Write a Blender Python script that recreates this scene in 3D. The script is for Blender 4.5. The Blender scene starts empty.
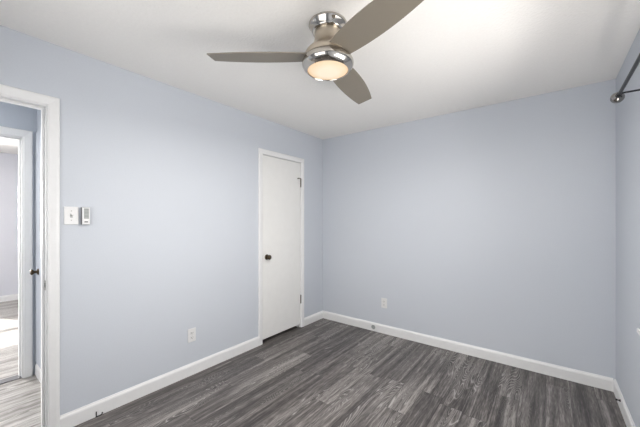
import bpy, bmesh, math
from mathutils import Vector, Matrix
PI = math.pi
S = bpy.context.scene
COL = S.collection
H = 2.44          # ceiling height
W = 2.865         # room width along x
FRONT = -3.98     # wall behind the camera

# ------------------------------------------------------------ camera
cam_d = bpy.data.cameras.new('camera')
cam = bpy.data.objects.new('camera', cam_d); COL.objects.link(cam)
YAW = 0.657086
cam.location = (2.4517, -3.2397, 1.3403)
cam.rotation_euler = (PI/2, 0, YAW)
cam_d.sensor_width = 36.0
cam_d.lens = 296.5/640*36.0
cam_d.shift_y = (219.87-213.5)/640
cam_d.clip_start = 0.02
S.camera = cam

# ------------------------------------------------------------ world, lights, exposure
S.view_settings.view_transform = 'Standard'
S.view_settings.look = 'None'
S.view_settings.gamma = 1
S.view_settings.use_curve_mapping = False
S.view_settings.exposure = 0.1
w = bpy.data.worlds.new('world'); S.world = w; w.use_nodes = True
bg = w.node_tree.nodes['Background']
bg.inputs[0].default_value = (0.85, 0.92, 1.0, 1); bg.inputs[1].default_value = 1.0

def area(name, loc, rot, sx, sy, power, col, spread=PI):
    d = bpy.data.lights.new(name, 'AREA'); d.shape = 'RECTANGLE'; d.size = sx; d.size_y = sy
    d.energy = power; d.color = col; d.spread = spread
    o = bpy.data.objects.new(name, d); COL.objects.link(o); o.location = loc; o.rotation_euler = rot
    return o
# window daylight (lamps stand just outside the panes) and added fill lamps
LW = {'right': 5, 'right_up': 35, 'front': 25, 'front_up': 0.5, 'bed': 380, 'sun': 14, 'fan': 27, 'hall': 22}
area('window_daylight_right', (W+0.16, -1.75, 1.40), (0, PI/2, 0), 1.22, 1.56, LW['right'], (1.0, 0.97, 0.935))
area('ceiling_fill_right', (W+0.30, -1.75, 1.20), (0, PI/2+1.15, 0), 0.9, 1.4, LW['right_up'], (1.0, 0.955, 0.905))  # added lamp, tilted up to brighten the ceiling
area('front_fill', (1.60, FRONT-0.16, 1.40), (PI/2, 0, 0), 1.76, 1.22, LW['front'], (1.0, 0.97, 0.935))  # added fill lamp behind the camera, outside an invented window
area('ceiling_fill_front', (1.60, FRONT-0.30, 1.20), (PI/2+1.15, 0, 0), 1.6, 0.9, LW['front_up'], (1.0, 0.955, 0.905))  # weak added fill aimed up at the ceiling from the front
area('window_daylight_bedroom', (-4.95, -3.85, 1.45), (0, -PI/2, 0), 1.26, 1.26, LW['bed'], (1.0, 0.97, 0.935))
area('hall_fill', (-0.6, -4.0, H-0.03), (0, 0, 0), 0.25, 0.25, LW['hall'], (1.0, 0.97, 0.92))  # unseen lamp added to lift the hallway walls
sd = bpy.data.lights.new('sun', 'SUN'); sd.energy = LW['sun']; sd.angle = 0.009; sd.color = (1.0, 0.96, 0.9)
sun = bpy.data.objects.new('sun', sd); COL.objects.link(sun)
sun.rotation_euler = Vector((1, 0.5, -0.75)).to_track_quat('-Z', 'Y').to_euler()

# ------------------------------------------------------------ materials
def mat(name, col, rough=0.5, metal=0.0, bump=0.0, bscale=200.0, spec=0.5, emit=None, estr=0):
    m = bpy.data.materials.new(name); m.use_nodes = True
    nt = m.node_tree; p = nt.nodes['Principled BSDF']
    p.inputs['Base Color'].default_value = (*col, 1)
    p.inputs['Roughness'].default_value = rough
    p.inputs['Metallic'].default_value = metal
    p.inputs['Specular IOR Level'].default_value = spec
    if emit:
        p.inputs['Emission Color'].default_value = (*emit, 1); p.inputs['Emission Strength'].default_value = estr
    tc = nt.nodes.new('ShaderNodeTexCoord')
    n = nt.nodes.new('ShaderNodeTexNoise'); n.inputs['Scale'].default_value = bscale; n.inputs['Detail'].default_value = 3
    nt.links.new(tc.outputs['Object'], n.inputs['Vector'])
    # faint tonal variation of the finish
    mx = nt.nodes.new('ShaderNodeMix'); mx.data_type = 'RGBA'
    mx.inputs[6].default_value = (*[c*0.97 for c in col], 1); mx.inputs[7].default_value = (*[min(1, c*1.03) for c in col], 1)
    nt.links.new(n.outputs['Fac'], mx.inputs[0]); nt.links.new(mx.outputs[2], p.inputs['Base Color'])
    if bump:
        b = nt.nodes.new('ShaderNodeBump'); b.inputs['Strength'].default_value = bump; b.inputs['Distance'].default_value = 0.003
        nt.links.new(n.outputs['Fac'], b.inputs['Height']); nt.links.new(b.outputs[0], p.inputs['Normal'])
    return m

M = {}
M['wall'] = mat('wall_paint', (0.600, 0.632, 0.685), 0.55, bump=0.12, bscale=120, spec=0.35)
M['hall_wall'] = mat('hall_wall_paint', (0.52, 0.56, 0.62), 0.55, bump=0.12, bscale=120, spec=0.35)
M['far_wall'] = mat('bedroom_wall_paint', (0.66, 0.67, 0.72), 0.6, bump=0.1, bscale=120)
M['ceil'] = mat('ceiling_paint', (0.90, 0.885, 0.86), 0.9, bump=0.9, bscale=70, spec=0.1)
M['white'] = mat('white_trim_paint', (0.83, 0.83, 0.83), 0.35, bscale=30)
M['door'] = mat('white_door_paint', (0.84, 0.835, 0.815), 0.4, bscale=12)
M['plastic'] = mat('white_plastic', (0.76, 0.76, 0.76), 0.3, bscale=40)
M['slot'] = mat('socket_shadow_plastic', (0.03, 0.03, 0.03), 0.6)
M['ivory'] = mat('grey_plastic', (0.42, 0.43, 0.43), 0.4)
M['darkgrey'] = mat('dark_grey_plastic', (0.11, 0.11, 0.12), 0.4)
M['black'] = mat('black_rubber', (0.015, 0.015, 0.017), 0.5)
M['nickel'] = mat('polished_nickel', (0.52, 0.49, 0.45), 0.10, 1.0)
M['brushed'] = mat('brushed_nickel', (0.60, 0.53, 0.44), 0.36, 1.0, bscale=80)
M['blade'] = mat('nickel_painted_blade', (0.25, 0.220, 0.178), 0.45, 0.15, bscale=20)
M['bronze'] = mat('dark_bronze', (0.10, 0.075, 0.05), 0.28, 1.0)
M['gun'] = mat('gunmetal', (0.04, 0.04, 0.046), 0.35, 0.9)
M['steel'] = mat('steel', (0.45, 0.44, 0.42), 0.3, 1.0)
M['finial'] = mat('polished_gunmetal', (0.33, 0.32, 0.31), 0.12, 1.0)
M['port'] = mat('grey_cover', (0.36, 0.38, 0.37), 0.5)
M['bulb'] = mat('frosted_glass_lit', (0.35, 0.31, 0.26), 0.5, emit=(1.0, 0.72, 0.42), estr=1.0)

# lit bowl: a frosted glass that glows a little brighter and paler in its middle, where the bulb sits behind it
def bulb_nodes():
    nt = M['bulb'].node_tree; p = nt.nodes['Principled BSDF']
    tc = nt.nodes.new('ShaderNodeTexCoord'); l = nt.nodes.new('ShaderNodeVectorMath'); l.operation = 'LENGTH'
    sc = nt.nodes.new('ShaderNodeVectorMath'); sc.operation = 'MULTIPLY'; sc.inputs[1].default_value = (1, 1, 0)
    mr = nt.nodes.new('ShaderNodeMapRange'); mr.inputs[1].default_value = 0.0; mr.inputs[2].default_value = 0.112
    r = nt.nodes.new('ShaderNodeValToRGB')
    r.color_ramp.elements[0].color = (1.0, 0.85, 0.64, 1); r.color_ramp.elements[1].color = (0.95, 0.62, 0.32, 1)
    r.color_ramp.elements[0].position = 0.45; r.color_ramp.elements[1].position = 1.0
    nt.links.new(tc.outputs['Object'], sc.inputs[0]); nt.links.new(sc.outputs[0], l.inputs[0])
    nt.links.new(l.outputs['Value'], mr.inputs[0]); nt.links.new(mr.outputs[0], r.inputs[0])
    nt.links.new(r.outputs[0], p.inputs['Emission Color']); p.inputs['Emission Strength'].default_value = 0.67
bulb_nodes()

def glass_mat():
    m = bpy.data.materials.new('window_glass'); m.use_nodes = True; nt = m.node_tree
    nt.nodes.remove(nt.nodes['Principled BSDF']); out = nt.nodes['Material Output']
    t = nt.nodes.new('ShaderNodeBsdfTransparent'); g = nt.nodes.new('ShaderNodeBsdfGlossy'); g.inputs['Roughness'].default_value = 0.02
    f = nt.nodes.new('ShaderNodeFresnel'); f.inputs['IOR'].default_value = 1.2
    x = nt.nodes.new('ShaderNodeMixShader')
    nt.links.new(f.outputs[0], x.inputs[0]); nt.links.new(t.outputs[0], x.inputs[1]); nt.links.new(g.outputs[0], x.inputs[2])
    nt.links.new(x.outputs[0], out.inputs[0]); return m
M['glass'] = glass_mat()

def floor_mat(name, ramp, pw=0.152, pl=1.22, gain=1.0, rough=0.42, grain_light=(0.42, 0.40, 0.38)):
    """vinyl planks running along y: every plank has its own tone and its own grain"""
    m = bpy.data.materials.new(name); m.use_nodes = True; nt = m.node_tree; L = nt.links.new
    p = nt.nodes['Principled BSDF']
    def N(t, **k):
        n = nt.nodes.new(t)
        for a, b in k.items(): setattr(n, a, b)
        return n
    def math_(op, a, b=None, c=None):
        n = N('ShaderNodeMath', operation=op)
        for i, v in enumerate((a, b, c)):
            if v is None: continue
            if isinstance(v, (int, float)): n.inputs[i].default_value = v
            else: L(v, n.inputs[i])
        return n.outputs[0]
    tc = N('ShaderNodeTexCoord'); sep = N('ShaderNodeSeparateXYZ'); L(tc.outputs['Object'], sep.inputs[0])
    X, Y = sep.outputs[0], sep.outputs[1]
    u = math_('DIVIDE', X, pw); iu = math_('FLOOR', u); fu = math_('FRACT', u)
    wn = N('ShaderNodeTexWhiteNoise', noise_dimensions='1D'); L(iu, wn.inputs['W'])
    v = math_('ADD', math_('DIVIDE', Y, pl), math_('MULTIPLY', wn.outputs['Value'], 7.3)); iv = math_('FLOOR', v); fv = math_('FRACT', v)
    cmb = N('ShaderNodeCombineXYZ'); L(iu, cmb.inputs[0]); L(iv, cmb.inputs[1])
    wp = N('ShaderNodeTexWhiteNoise', noise_dimensions='3D'); L(cmb.outputs[0], wp.inputs['Vector'])
    pr = wp.outputs['Value']
    # grain coordinates shifted per plank
    off = N('ShaderNodeVectorMath', operation='MULTIPLY_ADD'); L(wp.outputs['Color'], off.inputs[0])
    off.inputs[1].default_value = (13, 17, 0); L(tc.outputs['Object'], off.inputs[2])
    def noise(scale, det, dist=0.0):
        mp = N('ShaderNodeMapping'); mp.inputs['Scale'].default_value = scale; L(off.outputs[0], mp.inputs[0])
        n = N('ShaderNodeTexNoise'); n.inputs['Scale'].default_value = 1; n.inputs['Detail'].default_value = det
        n.inputs['Distortion'].default_value = dist; n.inputs['Roughness'].default_value = 0.6
        L(mp.outputs[0], n.inputs['Vector']); return n.outputs['Fac']
    broad = noise((26, 0.8, 1), 5, 0.25)             # wide light and dark streaks along the plank
    fine = noise((130, 11.0, 1), 4)             # thin streaks
    # cathedral figure: contour lines of a stretched noise
    fig = noise((9, 1.15, 1), 1, 0.4)
    rings = math_('ABSOLUTE', math_('SINE', math_('MULTIPLY', fig, 120)))
    ringl = math_('POWER', math_('SUBTRACT', 1.0, rings), 3.0)
    fmask = noise((5, 0.9, 1), 1)
    fm = N('ShaderNodeMapRange'); fm.inputs[1].default_value = 0.47; fm.inputs[2].default_value = 0.60; L(fmask, fm.inputs[0])
    t = math_('ADD', math_('MULTIPLY', pr, 0.30), math_('MULTIPLY', math_('SUBTRACT', broad, 0.5), 2.6))
    t = math_('ADD', t, math_('MULTIPLY', math_('SUBTRACT', fine, 0.5), 1.7))
    t = math_('ADD', t, 0.31)
    cr = N('ShaderNodeValToRGB'); L(t, cr.inputs[0])
    els = cr.color_ramp.elements
    els[0].position = 0.0; els[0].color = (*ramp[0], 1); els[1].position = 1.0; els[1].color = (*ramp[-1], 1)
    for i, c in enumerate(ramp[1:-1]):
        e = els.new((i+1)/(len(ramp)-1)); e.color = (*c, 1)
    mx = N('ShaderNodeMix', data_type='RGBA'); L(cr.outputs[0], mx.inputs[6]); mx.inputs[7].default_value = (*grain_light, 1)
    L(math_('MULTIPLY', math_('MULTIPLY', ringl, fm.outputs[0]), 0.95), mx.inputs[0])
    # seams
    def edge(f, wd):
        return math_('LESS_THAN', math_('MINIMUM', f, math_('SUBTRACT', 1.0, f)), wd)
    seam = math_('MAXIMUM', edge(fu, 0.0075), edge(fv, 0.0011))
    m2 = N('ShaderNodeMix', data_type='RGBA'); L(mx.outputs[2], m2.inputs[6])
    m2.inputs[7].default_value = (*[c*0.45 for c in ramp[0]], 1); L(math_('MULTIPLY', seam, 0.75), m2.inputs[0])
    L(m2.outputs[2], p.inputs['Base Color'])
    L(math_('ADD', math_('MULTIPLY', fine, 0.12), rough-0.06), p.inputs['Roughness'])
    b = N('ShaderNodeBump'); b.inputs['Strength'].default_value = 0.25; b.inputs['Distance'].default_value = 0.002
    L(math_('SUBTRACT', math_('MULTIPLY', fine, 0.5), seam), b.inputs['Height']); L(b.outputs[0], p.inputs['Normal'])
    p.inputs['Specular IOR Level'].default_value = 0.5
    return m
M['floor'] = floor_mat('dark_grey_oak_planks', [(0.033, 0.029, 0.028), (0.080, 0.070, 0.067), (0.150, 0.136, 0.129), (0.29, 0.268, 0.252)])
M['floor_glare'] = floor_mat('grey_oak_planks_glare', [(0.13, 0.12, 0.11), (0.25, 0.235, 0.22), (0.36, 0.345, 0.33), (0.52, 0.50, 0.48)], rough=0.36, grain_light=(0.6, 0.58, 0.55))  # same planks made lighter: sun glare put into the colour

# ------------------------------------------------------------ mesh helpers
def box(bm, lo, hi):
    r = bmesh.ops.create_cube(bm, size=1)
    c = [(a+b)/2 for a, b in zip(lo, hi)]; s = [abs(b-a) for a, b in zip(lo, hi)]
    for v in r['verts']:
        v.co = Vector((c[0]+v.co.x*s[0], c[1]+v.co.y*s[1], c[2]+v.co.z*s[2]))
    return r['verts']

def obj(name, bm, m, parent=None, loc=(0, 0, 0), bevel=0.0, smooth=False, segs=2, rot=None):
    bmesh.ops.recalc_face_normals(bm, faces=bm.faces)
    me = bpy.data.meshes.new(name); bm.to_mesh(me); bm.free()
    if smooth:
        for p in me.polygons: p.use_smooth = True
    me.materials.append(m)
    o = bpy.data.objects.new(name, me); COL.objects.link(o); o.location = loc
    if rot: o.rotation_euler = rot
    if bevel:
        b = o.modifiers.new('bevel', 'BEVEL'); b.width = bevel; b.segments = segs; b.limit_method = 'ANGLE'; b.angle_limit = 0.6
        b.harden_normals = False
    if smooth:
        e = o.modifiers.new('edge_split', 'EDGE_SPLIT'); e.split_angle = 0.9
    if parent: o.parent = parent
    return o

def boxobj(name, lo, hi, m, parent=None, bevel=0.0, loc=(0, 0, 0)):
    bm = bmesh.new(); box(bm, lo, hi); return obj(name, bm, m, parent, loc, bevel)

def lathe(bm, prof, n=64, mtx=None):
    """prof: list of (r, z), revolved about z"""
    rings = []
    for r, z in prof:
        if r < 1e-6: rings.append([bm.verts.new((0, 0, z))])
        else: rings.append([bm.verts.new((r*math.cos(2*PI*k/n), r*math.sin(2*PI*k/n), z)) for k in range(n)])
    for a, b in zip(rings, rings[1:]):
        for k in range(n):
            k2 = (k+1) % n
            if len(a) == 1 and len(b) == 1: continue
            if len(a) == 1: bm.faces.new((a[0], b[k], b[k2]))
            elif len(b) == 1: bm.faces.new((a[k], b[0], a[k2]))
            else: bm.faces.new((a[k], b[k], b[k2], a[k2]))
    if mtx is not None:
        for ring in rings:
            for v in ring: v.co = mtx @ v.co

def tube(bm, pts, r, n=16):
    pts = [Vector(p) for p in pts]; rings = []
    for i, p in enumerate(pts):
        d = (pts[min(i+1, len(pts)-1)] - pts[max(i-1, 0)]).normalized()
        q = d.to_track_quat('Z', 'Y')
        rings.append([bm.verts.new(p + q @ Vector((r*math.cos(2*PI*k/n), r*math.sin(2*PI*k/n), 0))) for k in range(n)])
    for a, b in zip(rings, rings[1:]):
        for k in range(n): bm.faces.new((a[k], a[(k+1) % n], b[(k+1) % n], b[k]))
    bm.faces.new(rings[0][::-1]); bm.faces.new(rings[-1])

def profile_run(bm, prof, p0, p1, out):
    """extrude a (depth, height) profile from p0 to p1 along the floor; 'out' is the direction it stands off the wall"""
    out = Vector(out); ends = []
    for p in (Vector(p0), Vector(p1)):
        ends.append([bm.verts.new(p + out*d + Vector((0, 0, h))) for d, h in prof])
    n = len(prof)
    for k in range(n): bm.faces.new((ends[0][k], ends[0][(k+1) % n], ends[1][(k+1) % n], ends[1][k]))
    bm.faces.new(ends[0][::-1]); bm.faces.new(ends[1])

def struct(o, label=None):
    o['kind'] = 'structure'
    if label: o['label'] = label
    return o

def thing(name, label, cat, loc=(0, 0, 0), rot=(0, 0, 0), group=None):
    o = bpy.data.objects.new(name, None); COL.objects.link(o); o.location = loc; o.rotation_euler = rot
    o.empty_display_size = 0.05
    o['label'] = label; o['category'] = cat
    if group: o['group'] = group
    return o

def croot(name, label, loc=(0, 0, 0)):
    o = bpy.data.objects.new(name, None); COL.objects.link(o); o.location = loc; o['kind'] = 'structure'; o['label'] = label
    return o

def opening_wall(name, axis, a, b, lo, hi, holes, m, label, z1=H):
    """wall slab between planes a and b on 'axis' (0: x, 1: y), running lo..hi on the other; holes (s0, s1, z0, z1) sorted"""
    bm = bmesh.new()
    def bx(s0, s1, z0, zt):
        if s1-s0 < 1e-5 or zt-z0 < 1e-5: return
        if axis == 0: box(bm, (a, s0, z0), (b, s1, zt))
        else: box(bm, (s0, a, z0), (s1, b, zt))
    cur = lo
    for s0, s1, z0, zt in holes:
        bx(cur, s0, 0, z1); bx(s0, s1, 0, z0); bx(s0, s1, zt, z1); cur = s1
    bx(cur, hi, 0, z1)
    return struct(obj(name, bm, m), label)

# ------------------------------------------------------------ the shell
ENT0, ENT1, ENTZ = -3.66, -2.824, 2.042     # finished entry opening in the left wall
CL0, CL1, CLZ = -1.083, -0.458, 2.050       # finished closet opening
T = 0.12
HX = -1.08                                  # hall far wall face
HE = -2.700                                 # hall end wall face
FX = -4.62                                  # far bedroom wall face
HD0, HD1, HDZ = -3.60, -2.794, 2.036        # opening in the hall wall

struct(boxobj('floor', (-0.06, FRONT-T, -0.05), (W+T, T, 0), M['floor']), 'dark grey wood plank floor of the empty room')
struct(boxobj('floor_hall', (HX-0.06, -5.2, -0.05), (-0.06, HE+0.1, 0), M['floor_glare']), 'plank floor of the hallway with sun glare in its colour')
struct(boxobj('floor_bedroom', (FX-T, -5.2, -0.05), (HX-0.06, 0.2, 0), M['floor_glare']), 'sunlit plank floor of the far bedroom with glare in its colour')
struct(boxobj('floor_closet', (-0.85, -1.30, -0.05), (-0.06, -0.2, 0), M['floor']), 'plank floor inside the dark closet')
struct(boxobj('ceiling', (-0.06, FRONT-T, H), (W+T, T, H+0.1), M['ceil']), 'white textured ceiling of the room')
struct(boxobj('ceiling_hall', (FX-T, -5.2, H), (-0.06, 0.2, H+0.1), M['ceil']), 'white ceiling of the hallway and far bedroom')

opening_wall('wall_left', 0, -T, 0, FRONT-T, 0, [(ENT0-0.02, ENT1+0.02, 0, ENTZ+0.02), (CL0-0.02, CL1+0.02, 0, CLZ+0.02)], M['wall'], 'pale blue grey wall with the closet door and the doorway')
opening_wall('wall_back', 1, 0, T, -T, W+T, [], M['wall'], 'plain pale blue grey wall with one outlet')
WIN = (-2.50, -1.05, 0.75, 1.98)
ADDED_WIN = (0.72, 2.48, 0.79, 2.01)  # opening for the unseen window added to carry front fill light
opening_wall('wall_right', 0, W, W+T, FRONT, 0, [WIN], M['wall'], 'pale blue grey window wall at the right edge')
opening_wall('wall_front', 1, FRONT-T, FRONT, 0, W+T, [ADDED_WIN], M['wall'], 'pale blue grey wall behind the camera with an added window')
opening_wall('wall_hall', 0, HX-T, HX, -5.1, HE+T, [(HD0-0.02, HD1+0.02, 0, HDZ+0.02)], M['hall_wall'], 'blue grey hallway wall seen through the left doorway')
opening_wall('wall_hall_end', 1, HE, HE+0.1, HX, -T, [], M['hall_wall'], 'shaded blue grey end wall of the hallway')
opening_wall('wall_hall_side', 1, -5.2, -5.1, FX-T, -T, [], M['far_wall'], 'wall closing the hallway behind the camera')
WIN3 = (-4.45, -3.25, 0.85, 2.05)
opening_wall('wall_bedroom', 0, FX-T, FX, -5.1, 0.2, [WIN3], M['far_wall'], 'sunlit pale wall of the far bedroom')
opening_wall('wall_bedroom_side', 1, 0.1, 0.2, FX, HX-T, [], M['far_wall'], 'side wall of the far bedroom')
opening_wall('wall_bedroom_near', 0, HX-T, HX, HE+T, 0.1, [], M['far_wall'], 'near wall of the far bedroom')
bm = bmesh.new(); box(bm, (-0.85, -1.30, 0), (-0.79, -0.20, H)); box(bm, (-0.79, -1.30, 0), (-T, -1.24, H)); box(bm, (-0.79, -0.26, 0), (-T, -0.20, H))
struct(obj('wall_closet', bm, M['wall']), 'inside walls of the closet')

# baseboards
BP = [(0, 0), (0.014, 0), (0.014, 0.078), (0.011, 0.088), (0.007, 0.093), (0.005, 0.100), (0, 0.100)]
def base(name, runs, label):
    bm = bmesh.new()
    for p0, p1, out in runs: profile_run(bm, BP, p0, p1, out)
    return struct(obj(name, bm, M['white']), label)
CW = 0.057; CCW = 0.056
base('baseboard_left', [((0, ENT1+CW+0.005, 0), (0, CL0-CCW, 0), (1, 0, 0)), ((0, CL1+CCW, 0), (0, 0, 0), (1, 0, 0)), ((0, FRONT, 0), (0, ENT0-CW-0.01, 0), (1, 0, 0))], 'white baseboard along the left wall')
base('baseboard_back', [((0.014, 0, 0), (W-0.014, 0, 0), (0, -1, 0))], 'white baseboard along the back wall')
base('baseboard_right', [((W, FRONT+0.014, 0), (W, 0, 0), (-1, 0, 0))], 'white baseboard along the right wall')
base('baseboard_front', [((0.014, FRONT, 0), (W-0.014, FRONT, 0), (0, 1, 0))], 'white baseboard behind the camera')
base('baseboard_hall', [((HX+0.014, HE, 0), (-T, HE, 0), (0, -1, 0))], 'short white baseboard in the hallway corner')
base('baseboard_bedroom', [((FX, -5.1, 0), (FX, 0.1, 0), (1, 0, 0))], 'white baseboard in the far bedroom')

# ------------------------------------------------------------ door frames and doors
def casing(bm, x, sgn, y0, y1, zt, cw, th=0.016, rev=0.0, cut=False):
    """mitred casing around an opening y0..y1, face standing off plane x towards sgn; one loop of quads with a stepped profile"""
    prof = [(0.0, th*0.55), (cw*0.18, th*0.75), (cw*0.25, th*0.75), (cw*0.7, th), (cw*0.92, th), (cw, th*0.75)]   # (distance from opening, thickness)
    path = []
    for d, t in prof + [(cw, 0), (0.0, 0)]:
        d2 = d+rev
        path.append([(x+sgn*t, y0-d2, 0), (x+sgn*t, y0-d2, zt+d2), (x+sgn*t, y1+d2, zt+d2), (x+sgn*t, y1+d2, 0)])
    vs = [[bm.verts.new(p) for p in r] for r in path]; n = len(vs)
    for i in range(n):
        a, b = vs[i], vs[(i+1) % n]
        for k in range(3): bm.faces.new((a[k], a[k+1], b[k+1], b[k]))
    bm.faces.new([r[0] for r in vs]); bm.faces.new([r[3] for r in vs][::-1])

def jamb(bm, xa, xb, y0, y1, zt, t=0.02):
    box(bm, (xa, y0-t, 0), (xb, y0, zt+t)); box(bm, (xa, y1, 0), (xb, y1+t, zt+t)); box(bm, (xa, y0, zt), (xb, y1, zt+t))

def stopm(bm, xa, xb, y0, y1, zt, t=0.012):
    box(bm, (xa, y0, 0), (xb, y0+t, zt-t)); box(bm, (xa, y1-t, 0), (xb, y1, zt-t)); box(bm, (xa, y0, zt-t), (xb, y1, zt))

# entry doorway (left edge of the picture)
d = croot('door_1', 'white framed open doorway to the hallway', (0, ENT1, 0)); dl = (0, -ENT1, 0)
bm = bmesh.new(); casing(bm, 0, 1, ENT0, ENT1, ENTZ, CW-0.001, 0.018, 0.006); obj('casing', bm, M['white'], d, dl)
bm = bmesh.new(); casing(bm, -T, -1, ENT0, ENT1, ENTZ, CW, 0.016, 0.006); obj('casing', bm, M['white'], d, dl)
bm = bmesh.new(); jamb(bm, -T, 0, ENT0, ENT1, ENTZ); obj('jamb', bm, M['white'], d, dl)
bm = bmesh.new(); stopm(bm, -0.075, -0.040, ENT0, ENT1, ENTZ); obj('door_stop', bm, M['white'], d, dl, bevel=0.002)
sp = boxobj('strike_plate', (-0.034, ENT1-0.0020, 0.905), (-0.004, ENT1-0.0001, 0.965), M['steel'], d, loc=dl)
boxobj('latch_hole', (-0.026, ENT1-0.0032, 0.922), (-0.012, ENT1-0.0019, 0.948), M['slot'], sp)

# knob set built about its own +z axis (pointing away from the door face)
def knobset(parent, base_loc, direction, m, plate_r=0.030, ball=0.026, proj=0.058):
    q = Vector(direction).to_track_quat('Z', 'Y').to_matrix().to_4x4()
    bm = bmesh.new(); lathe(bm, [(0, 0), (plate_r, 0), (plate_r, 0.003), (plate_r*0.85, 0.008), (0.014, 0.011), (0, 0.011)], 40, q)
    k = obj('knob_plate', bm, m, parent, base_loc, smooth=True)
    bm = bmesh.new()
    lathe(bm, [(0, 0.010), (0.011, 0.010), (0.010, 0.024), (0.015, 0.029), (ball*0.9, 0.034), (ball, 0.042), (ball*0.93, proj-0.007), (ball*0.6, proj-0.001), (0, proj)], 40, q)
    obj('knob', bm, m, parent, base_loc, smooth=True)

# closet door
d = croot('door_2', 'plain white closet door with bronze knob', (0, (CL0+CL1)/2, 0)); yc = (CL0+CL1)/2; dl = (0, -yc, 0)
bm = bmesh.new(); casing(bm, 0, 1, CL0, CL1, CLZ, CCW-0.003, 0.015, 0.003); obj('casing', bm, M['white'], d, dl)
bm = bmesh.new(); jamb(bm, -T, 0, CL0, CL1, CLZ); obj('jamb', bm, M['white'], d, dl)
bm = bmesh.new(); stopm(bm, -0.075, -0.042, CL0, CL1, CLZ); obj('door_stop', bm, M['white'], d, dl)
leaf = boxobj('door_leaf', (-0.040, CL0+0.003, 0.040), (-0.004, CL1-0.003, CLZ-0.004), M['door'], d, 0.0015, dl)
knobset(leaf, (-0.004, CL0+0.068, 0.931), (1, 0, 0), M['bronze'])
boxobj('latch', (-0.030, CL0+0.0005, 0.90), (-0.008, CL0+0.0032, 0.955), M['bronze'], leaf)
boxobj('strike_plate', (-0.001, CL0-0.0045, 0.905), (0.0085, CL0-0.0015, 0.958), M['steel'], d, loc=dl)
for zc, odd in ((1.800, True), (0.353, False)):
    bm = bmesh.new()
    y = CL1-0.001
    tube(bm, [(0.005, y, zc-0.045), (0.005, y, zc+0.045)], 0.0065, 14)
    for zz in (zc-0.049, zc+0.049):
        r = bmesh.ops.create_uvsphere(bm, u_segments=12, v_segments=8, radius=0.0065)
        for v in r['verts']: v.co += Vector((0.005, y, zz))
    hg = obj('hinge', bm, M['bronze'], d, dl, smooth=True)
    if odd:   # hinge-pin stop sticking out over the leaf
        bm = bmesh.new(); tube(bm, [(0.008, y, zc+0.052), (0.012, y-0.018, zc+0.054), (0.013, y-0.050, zc+0.052)], 0.005, 12)
        tube(bm, [(-0.003, y-0.050, zc+0.052), (0.018, y-0.050, zc+0.052)], 0.006, 12)
        obj('hinge_pin_stop', bm, M['bronze'], hg, smooth=True)

# doorway in the hall wall
d = croot('door_3', 'white framed doorway from the hallway to the sunlit bedroom', (HX, HD1, 0)); dl = (-HX, -HD1, 0)
bm = bmesh.new(); casing(bm, HX, 1, HD0, HD1, HDZ, CW+0.002, 0.018, 0.006); obj('casing', bm, M['white'], d, dl)
bm = bmesh.new(); jamb(bm, HX-T, HX, HD0, HD1, HDZ); obj('jamb', bm, M['white'], d, dl)
bm = bmesh.new(); stopm(bm, HX-0.075, HX-0.040, HD0, HD1, HDZ); obj('door_stop', bm, M['white'], d, dl)
boxobj('threshold', (HX-T+0.03, HD0, 0.0005), (HX-0.002, HD1, 0.006), M['darkgrey'], d, 0.002, dl)

# painted door on the end wall of the hall
d = croot('door_4', 'narrow blue grey painted hallway door with dark knob', (HX+0.5, HE, 0)); dl = (-(HX+0.5), -HE, 0)
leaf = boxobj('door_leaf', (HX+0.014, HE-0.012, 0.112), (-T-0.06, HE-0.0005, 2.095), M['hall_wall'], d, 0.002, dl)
knobset(leaf, (HX+0.135, HE-0.012, 0.905), (0, -1, 0), M['bronze'], 0.026, 0.024, 0.052)

# ------------------------------------------------------------ windows
def window(name, axis, face, out, s0, s1, z0, z1, label, sill=True):
    """double-hung window set in a wall opening; 'out' = +1/-1 direction towards the outdoors on 'axis'"""
    c = [0, 0, 0]; c[axis] = face; c[1-axis] = (s0+s1)/2; c[2] = z0
    r = croot(name, label, c); ml = tuple(-v for v in c)
    def bx(bm, a0, a1, p0, p1, q0, q1):
        lo = [0, 0, q0]; hi = [0, 0, q1]
        lo[axis] = face+out*a0; hi[axis] = face+out*a1; lo[1-axis] = p0; hi[1-axis] = p1
        box(bm, lo, hi)
    bm = bmesh.new(); f = 0.04
    bx(bm, 0.03, 0.11, s0, s0+f, z0, z1); bx(bm, 0.03, 0.11, s1-f, s1, z0, z1)
    bx(bm, 0.03, 0.11, s0+f, s1-f, z0, z0+f); bx(bm, 0.03, 0.11, s0+f, s1-f, z1-f, z1)
    obj('window_frame', bm, M['white'], r, ml)
    zm = (z0+z1)/2
    for a, q0, q1 in ((0.045, z0+f, zm+0.02), (0.075, zm-0.02, z1-f)):
        bm = bmesh.new(); g = 0.035
        bx(bm, a, a+0.028, s0+f, s0+f+g, q0, q1); bx(bm, a, a+0.028, s1-f-g, s1-f, q0, q1)
        bx(bm, a, a+0.028, s0+f+g, s1-f-g, q0, q0+g); bx(bm, a, a+0.028, s0+f+g, s1-f-g, q1-g, q1)
        sash = obj('sash', bm, M['white'], r, ml)
        bm = bmesh.new(); bx(bm, a+0.012, a+0.016, s0+f+g, s1-f-g, q0+g, q1-g); obj('pane', bm, M['glass'], sash)
    if sill:
        bm = bmesh.new()
        bx(bm, -0.045, 0.03, s0+0.0, s1-0.0, z0-0.002, z0+0.018)
        bx(bm, -0.045, -0.0005, s0-0.075, s0, z0-0.002, z0+0.018); bx(bm, -0.045, -0.0005, s1, s1+0.075, z0-0.002, z0+0.018)
        obj('sill', bm, M['white'], r, ml)
        bm = bmesh.new(); bx(bm, -0.015, -0.0005, s0-0.055, s1+0.055, z0-0.06, z0-0.002); obj('apron', bm, M['white'], r, ml)
    return r
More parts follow.
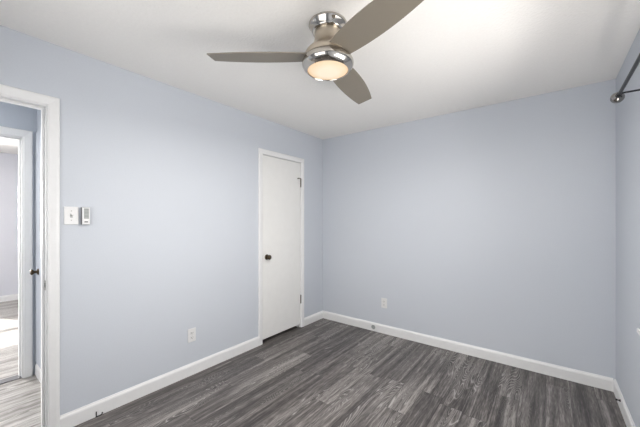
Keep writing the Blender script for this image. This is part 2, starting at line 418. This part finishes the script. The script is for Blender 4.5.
window('window_1', 0, W, 1, WIN[0], WIN[1], WIN[2], WIN[3], 'window with white sill on the right wall, under the curtain rod')
window('added_window', 1, FRONT, -1, ADDED_WIN[0], ADDED_WIN[1], ADDED_WIN[2], ADDED_WIN[3], 'added window behind the camera for fill light')
window('window_3', 0, FX, -1, WIN3[0], WIN3[1], WIN3[2], WIN3[3], 'window of the far bedroom')

# ------------------------------------------------------------ ceiling fan
R2 = Vector((math.cos(YAW), math.sin(YAW), 0)); F2 = Vector((-math.sin(YAW), math.cos(YAW), 0))
fp = Vector((2.4517, -3.2397, 0)) + R2*0.044 + F2*1.665; fp.z = H
fan = thing('ceiling_fan', 'brushed nickel flush ceiling fan with three blades and a lit frosted bowl', 'ceiling fan', fp)
bm = bmesh.new()
lathe(bm, [(0, 0), (0.100, 0), (0.107, -0.004), (0.108, -0.010), (0.102, -0.018), (0.094, -0.030), (0.089, -0.044), (0.0865, -0.050), (0.080, -0.052), (0, -0.052)], 80)
obj('canopy', bm, M['nickel'], fan, smooth=True)
bm = bmesh.new()
lathe(bm, [(0, -0.050), (0.073, -0.050), (0.074, -0.080), (0.077, -0.100), (0.084, -0.120), (0.096, -0.137), (0.111, -0.151), (0.123, -0.163), (0.129, -0.176), (0.130, -0.196), (0, -0.196)], 80)
obj('motor_housing', bm, M['brushed'], fan, smooth=True)
bm = bmesh.new()
lathe(bm, [(0, -0.198), (0.127, -0.198), (0.131, -0.199), (0.138, -0.205), (0.1435, -0.215), (0.145, -0.225), (0.143, -0.236), (0.136, -0.248), (0.126, -0.258), (0.119, -0.264), (0.115, -0.266), (0.112, -0.262), (0.112, -0.250), (0, -0.250)], 96)
obj('light_ring', bm, M['nickel'], fan, smooth=True)
bm = bmesh.new()
lathe(bm, [(0.1115, -0.252), (0.1115, -0.260), (0.102, -0.264), (0.085, -0.268), (0.06, -0.272), (0.03, -0.274), (0, -0.2745)], 64)
obj('light_bowl', bm, M['bulb'], fan, smooth=True)
# blades
def blade_bm():
    bm = bmesh.new(); n = 26; th = 0.006
    def ease(t): return t*t*(3-2*t)
    top, bot = [], []
    r0, r1 = 0.085, 0.653
    for i in range(n+1):
        t = i/n
        # ccw edge runs longer than the other, giving the slanted tip
        yl = 0.062 + 0.080*t - 0.086*t*t
        yr = -(0.062 + 0.094*t - 0.104*t*t)
        xl = r0+(r1-r0)*t; xr = r0+(r1-0.012-r0)*t
        row = []
        for j in range(7):
            s = j/6
            x = xl+(xr-xl)*s; y = yl+(yr-yl)*s
            row.append((x, y))
        top.append([bm.verts.new((x, y, th/2)) for x, y in row]); bot.append([bm.verts.new((x, y, -th/2)) for x, y in row])
    for i in range(n):
        for j in range(6):
            bm.faces.new((top[i][j], top[i+1][j], top[i+1][j+1], top[i][j+1]))
            bm.faces.new((bot[i][j], bot[i][j+1], bot[i+1][j+1], bot[i+1][j]))
        bm.faces.new((top[i][0], bot[i][0], bot[i+1][0], top[i+1][0])); bm.faces.new((top[i][6], top[i+1][6], bot[i+1][6], bot[i][6]))
    for j in range(6):
        bm.faces.new((top[0][j], top[0][j+1], bot[0][j+1], bot[0][j])); bm.faces.new((top[n][j], bot[n][j], bot[n][j+1], top[n][j+1]))
    pitch = Matrix.Rotation(math.radians(1.5), 4, 'Y') @ Matrix.Rotation(math.radians(-11.5), 4, 'X')    # ccw (+y) edge hangs lower
    for v in bm.verts: v.co = pitch @ v.co
    return bm
b0 = obj('blade', blade_bm(), M['blade'], fan, (0, 0, -0.186), bevel=0.0015)
for k, az in enumerate((182.5, 62.5, 302.5)):
    b = b0 if k == 0 else b0.copy()
    if k: COL.objects.link(b); b.parent = fan
    b.rotation_euler = (0, 0, YAW+math.radians(az))
ld = bpy.data.lights.new('bowl_lamp', 'AREA'); ld.shape = 'DISK'; ld.size = 0.2; ld.energy = LW['fan']; ld.color = (1.0, 0.96, 0.91)
lo = bpy.data.objects.new('bowl_lamp', ld); COL.objects.link(lo); lo.location = fp + Vector((0, 0, -0.278))

# ------------------------------------------------------------ curtain rod
rodx = W-0.10
rz = 2.045
rod = thing('curtain_rod', 'dark metal curtain rod with ball finial above the right wall window', 'curtain rod', (W, -1.75, rz))
def rl(p): return (p[0]-W, p[1]+1.75, p[2]-rz)
bm = bmesh.new(); tube(bm, [rl((rodx, -0.86, rz)), rl((rodx, -2.625, rz))], 0.0085, 20); obj('rod', bm, M['gun'], rod, smooth=True)
for s, y in ((1, -0.84), (-1, -2.645)):
    bm = bmesh.new(); q = Matrix.Translation(rl((rodx, y, rz))) @ Matrix.Rotation(-s*PI/2, 4, 'X')
    lathe(bm, [(0, -0.042), (0.012, -0.042), (0.0135, -0.034), (0.0115, -0.028), (0.018, -0.024), (0.026, -0.016), (0.031, -0.004), (0.031, 0.005), (0.028, 0.016), (0.020, 0.025), (0.010, 0.029), (0, 0.030)], 40, q)
    obj('finial', bm, M['finial'], rod, smooth=True)
for y in (-0.895, -2.575):
    bm = bmesh.new()
    tube(bm, [rl((rodx, y, rz+0.004)), rl((rodx+0.012, y, rz+0.005)), rl((rodx+0.03, y, rz+0.005)), rl((W-0.004, y, rz+0.004))], 0.0052, 12)
    box(bm, rl((W-0.005, y-0.012, rz-0.03)), rl((W-0.0003, y+0.012, rz+0.03)))
    lathe(bm, [(0.009, -0.005), (0.0115, -0.005), (0.0115, 0.005), (0.009, 0.005), (0.009, -0.005)], 24, Matrix.Translation(rl((rodx, y, rz))) @ Matrix.Rotation(PI/2, 4, 'X'))
    obj('bracket', bm, M['gun'], rod, smooth=True)

# ------------------------------------------------------------ outlets
def outlet(loc, rotz, label):
    """plate in the local xz plane facing -y"""
    t = thing('electrical_outlet', label, 'outlet', loc, (0, 0, rotz), 'white wall outlets')
    pl = boxobj('cover_plate', (-0.036, -0.006, -0.058), (0.036, -0.0003, 0.058), M['plastic'], t, 0.003)
    for zc in (0.0195, -0.0195):
        bm = bmesh.new(); vs = []
        for k in range(28):
            a = 2*PI*k/28; vs.append((0.0172*math.cos(a), max(-0.0135, min(0.0135, 0.0172*math.sin(a)))))
        f0 = [bm.verts.new((x, -0.0058, zc+z)) for x, z in vs]; f1 = [bm.verts.new((x, -0.0085, zc+z)) for x, z in vs]
        for k in range(28): bm.faces.new((f0[k], f0[(k+1) % 28], f1[(k+1) % 28], f1[k]))
        bm.faces.new(f1)
        rc = obj('socket', bm, M['plastic'], t)
        bm = bmesh.new()
        box(bm, (-0.0085, -0.0092, zc-0.003), (-0.0060, -0.0084, zc+0.008)); box(bm, (0.0060, -0.0092, zc-0.002), (0.0085, -0.0084, zc+0.007))
        lathe(bm, [(0, 0), (0.0028, 0), (0.0028, 0.0008), (0, 0.0008)], 12, Matrix.Translation((0, -0.0084, zc-0.0085)) @ Matrix.Rotation(PI/2, 4, 'X'))
        obj('slots', bm, M['slot'], rc)
    bm = bmesh.new(); lathe(bm, [(0, 0), (0.003, 0), (0.0025, 0.0012), (0, 0.0014)], 12, Matrix.Translation((0, -0.006, 0)) @ Matrix.Rotation(PI/2, 4, 'X'))
    obj('screw', bm, M['steel'], t)
    return t
outlet((0, -1.884, 0.342), PI/2, 'white double outlet low on the left wall between doorway and closet door')
outlet((0.912, 0, 0.357), 0, 'white double outlet low on the plain back wall')

# light switch
t = thing('light_switch', 'white toggle light switch plate beside the open doorway', 'light switch', (0, -2.703, 1.368), (0, 0, PI/2))
boxobj('cover_plate', (-0.037, -0.006, -0.058), (0.037, -0.0003, 0.058), M['plastic'], t, 0.003)
boxobj('toggle_frame', (-0.0065, -0.0068, -0.013), (0.0065, -0.0058, 0.013), M['ivory'], t)
bm = bmesh.new(); vs = box(bm, (-0.004, -0.019, -0.004), (0.004, -0.006, 0.006))
for v in vs:
    if v.co.y < -0.015: v.co.z += 0.008
obj('toggle', bm, M['plastic'], t, bevel=0.001)
for z in (0.030, -0.030):
    bm = bmesh.new(); lathe(bm, [(0, 0), (0.0035, 0), (0.003, 0.0012), (0, 0.0014)], 12, Matrix.Translation((0, -0.006, z)) @ Matrix.Rotation(PI/2, 4, 'X'))
    obj('screw', bm, M['steel'], t)

# fan remote in its wall cradle
t = thing('fan_remote', 'small white and grey fan remote in a cradle right of the light switch', 'remote control', (0, -2.631, 1.366), (0, 0, PI/2))
bm = bmesh.new()
box(bm, (-0.0225, -0.014, -0.0585), (0.0225, -0.0003, 0.0585))
obj('cradle', bm, M['ivory'], t, bevel=0.003)
body = boxobj('body', (-0.021, -0.0255, -0.056), (0.021, -0.0135, 0.056), M['plastic'], t, 0.003)
boxobj('button_panel', (-0.011, -0.0262, -0.018), (0.015, -0.0253, 0.050), M['port'], body)
for i in range(6):
    boxobj('button', (-0.0095, -0.0275, 0.0405-i*0.0112), (0.0135, -0.0260, 0.0475-i*0.0112), M['ivory'] if i % 2 else M['port'], body, 0.0006)
boxobj('badge', (-0.009, -0.0262, -0.043), (0.010, -0.0253, -0.035), M['darkgrey'], body)
boxobj('side_grip', (-0.0235, -0.0235, -0.056), (-0.0208, -0.003, 0.056), M['darkgrey'], t)

# ------------------------------------------------------------ small things on the baseboards
t = thing('cable_port', 'round grey cover on the back wall baseboard left of the outlet', 'cable port', (0.777, -0.014, 0.048))
bm = bmesh.new(); lathe(bm, [(0, 0), (0.026, 0), (0.026, 0.003), (0.022, 0.006), (0.020, 0.0045), (0, 0.0045)], 32, Matrix.Rotation(PI/2, 4, 'X'))
obj('cover', bm, M['port'], t, smooth=True)
bm = bmesh.new(); lathe(bm, [(0, 0.0043), (0.006, 0.0043), (0.005, 0.0065), (0, 0.0068)], 16, Matrix.Rotation(PI/2, 4, 'X'))
obj('center_plug', bm, M['ivory'], t, smooth=True)

bm = bmesh.new()
tube(bm, [(0.018, -2.573, 0.001), (0.0185, -2.573, 0.018), (0.018, -2.572, 0.036)], 0.0035, 10)
tube(bm, [(0.018, -2.573, 0.004), (0.022, -2.556, 0.004), (0.019, -2.541, 0.005), (0.018, -2.538, 0.017)], 0.0035, 10)
o = obj('cable', bm, M['black'], None, smooth=True)
o['label'] = 'short black cable end sticking up at the left baseboard near the doorway'; o['category'] = 'cable'

t = thing('spring_door_stop', 'small dark door stop screwed to the right wall baseboard', 'door stop', (W-0.014, -0.30, 0.070))
bm = bmesh.new(); lathe(bm, [(0, 0), (0.0085, 0), (0.0085, 0.003), (0.0055, 0.006)] + [(0.0048 if k % 2 else 0.0038, 0.006+k*0.0014) for k in range(9)] + [(0, 0.018)], 16, Matrix.Rotation(-PI/2, 4, 'Y'))
obj('spring', bm, M['gun'], t, smooth=True)
bm = bmesh.new(); lathe(bm, [(0, 0.0175), (0.0062, 0.0175), (0.0062, 0.023), (0.005, 0.025), (0, 0.025)], 16, Matrix.Rotation(-PI/2, 4, 'Y'))
obj('tip', bm, M['black'], t, smooth=True)
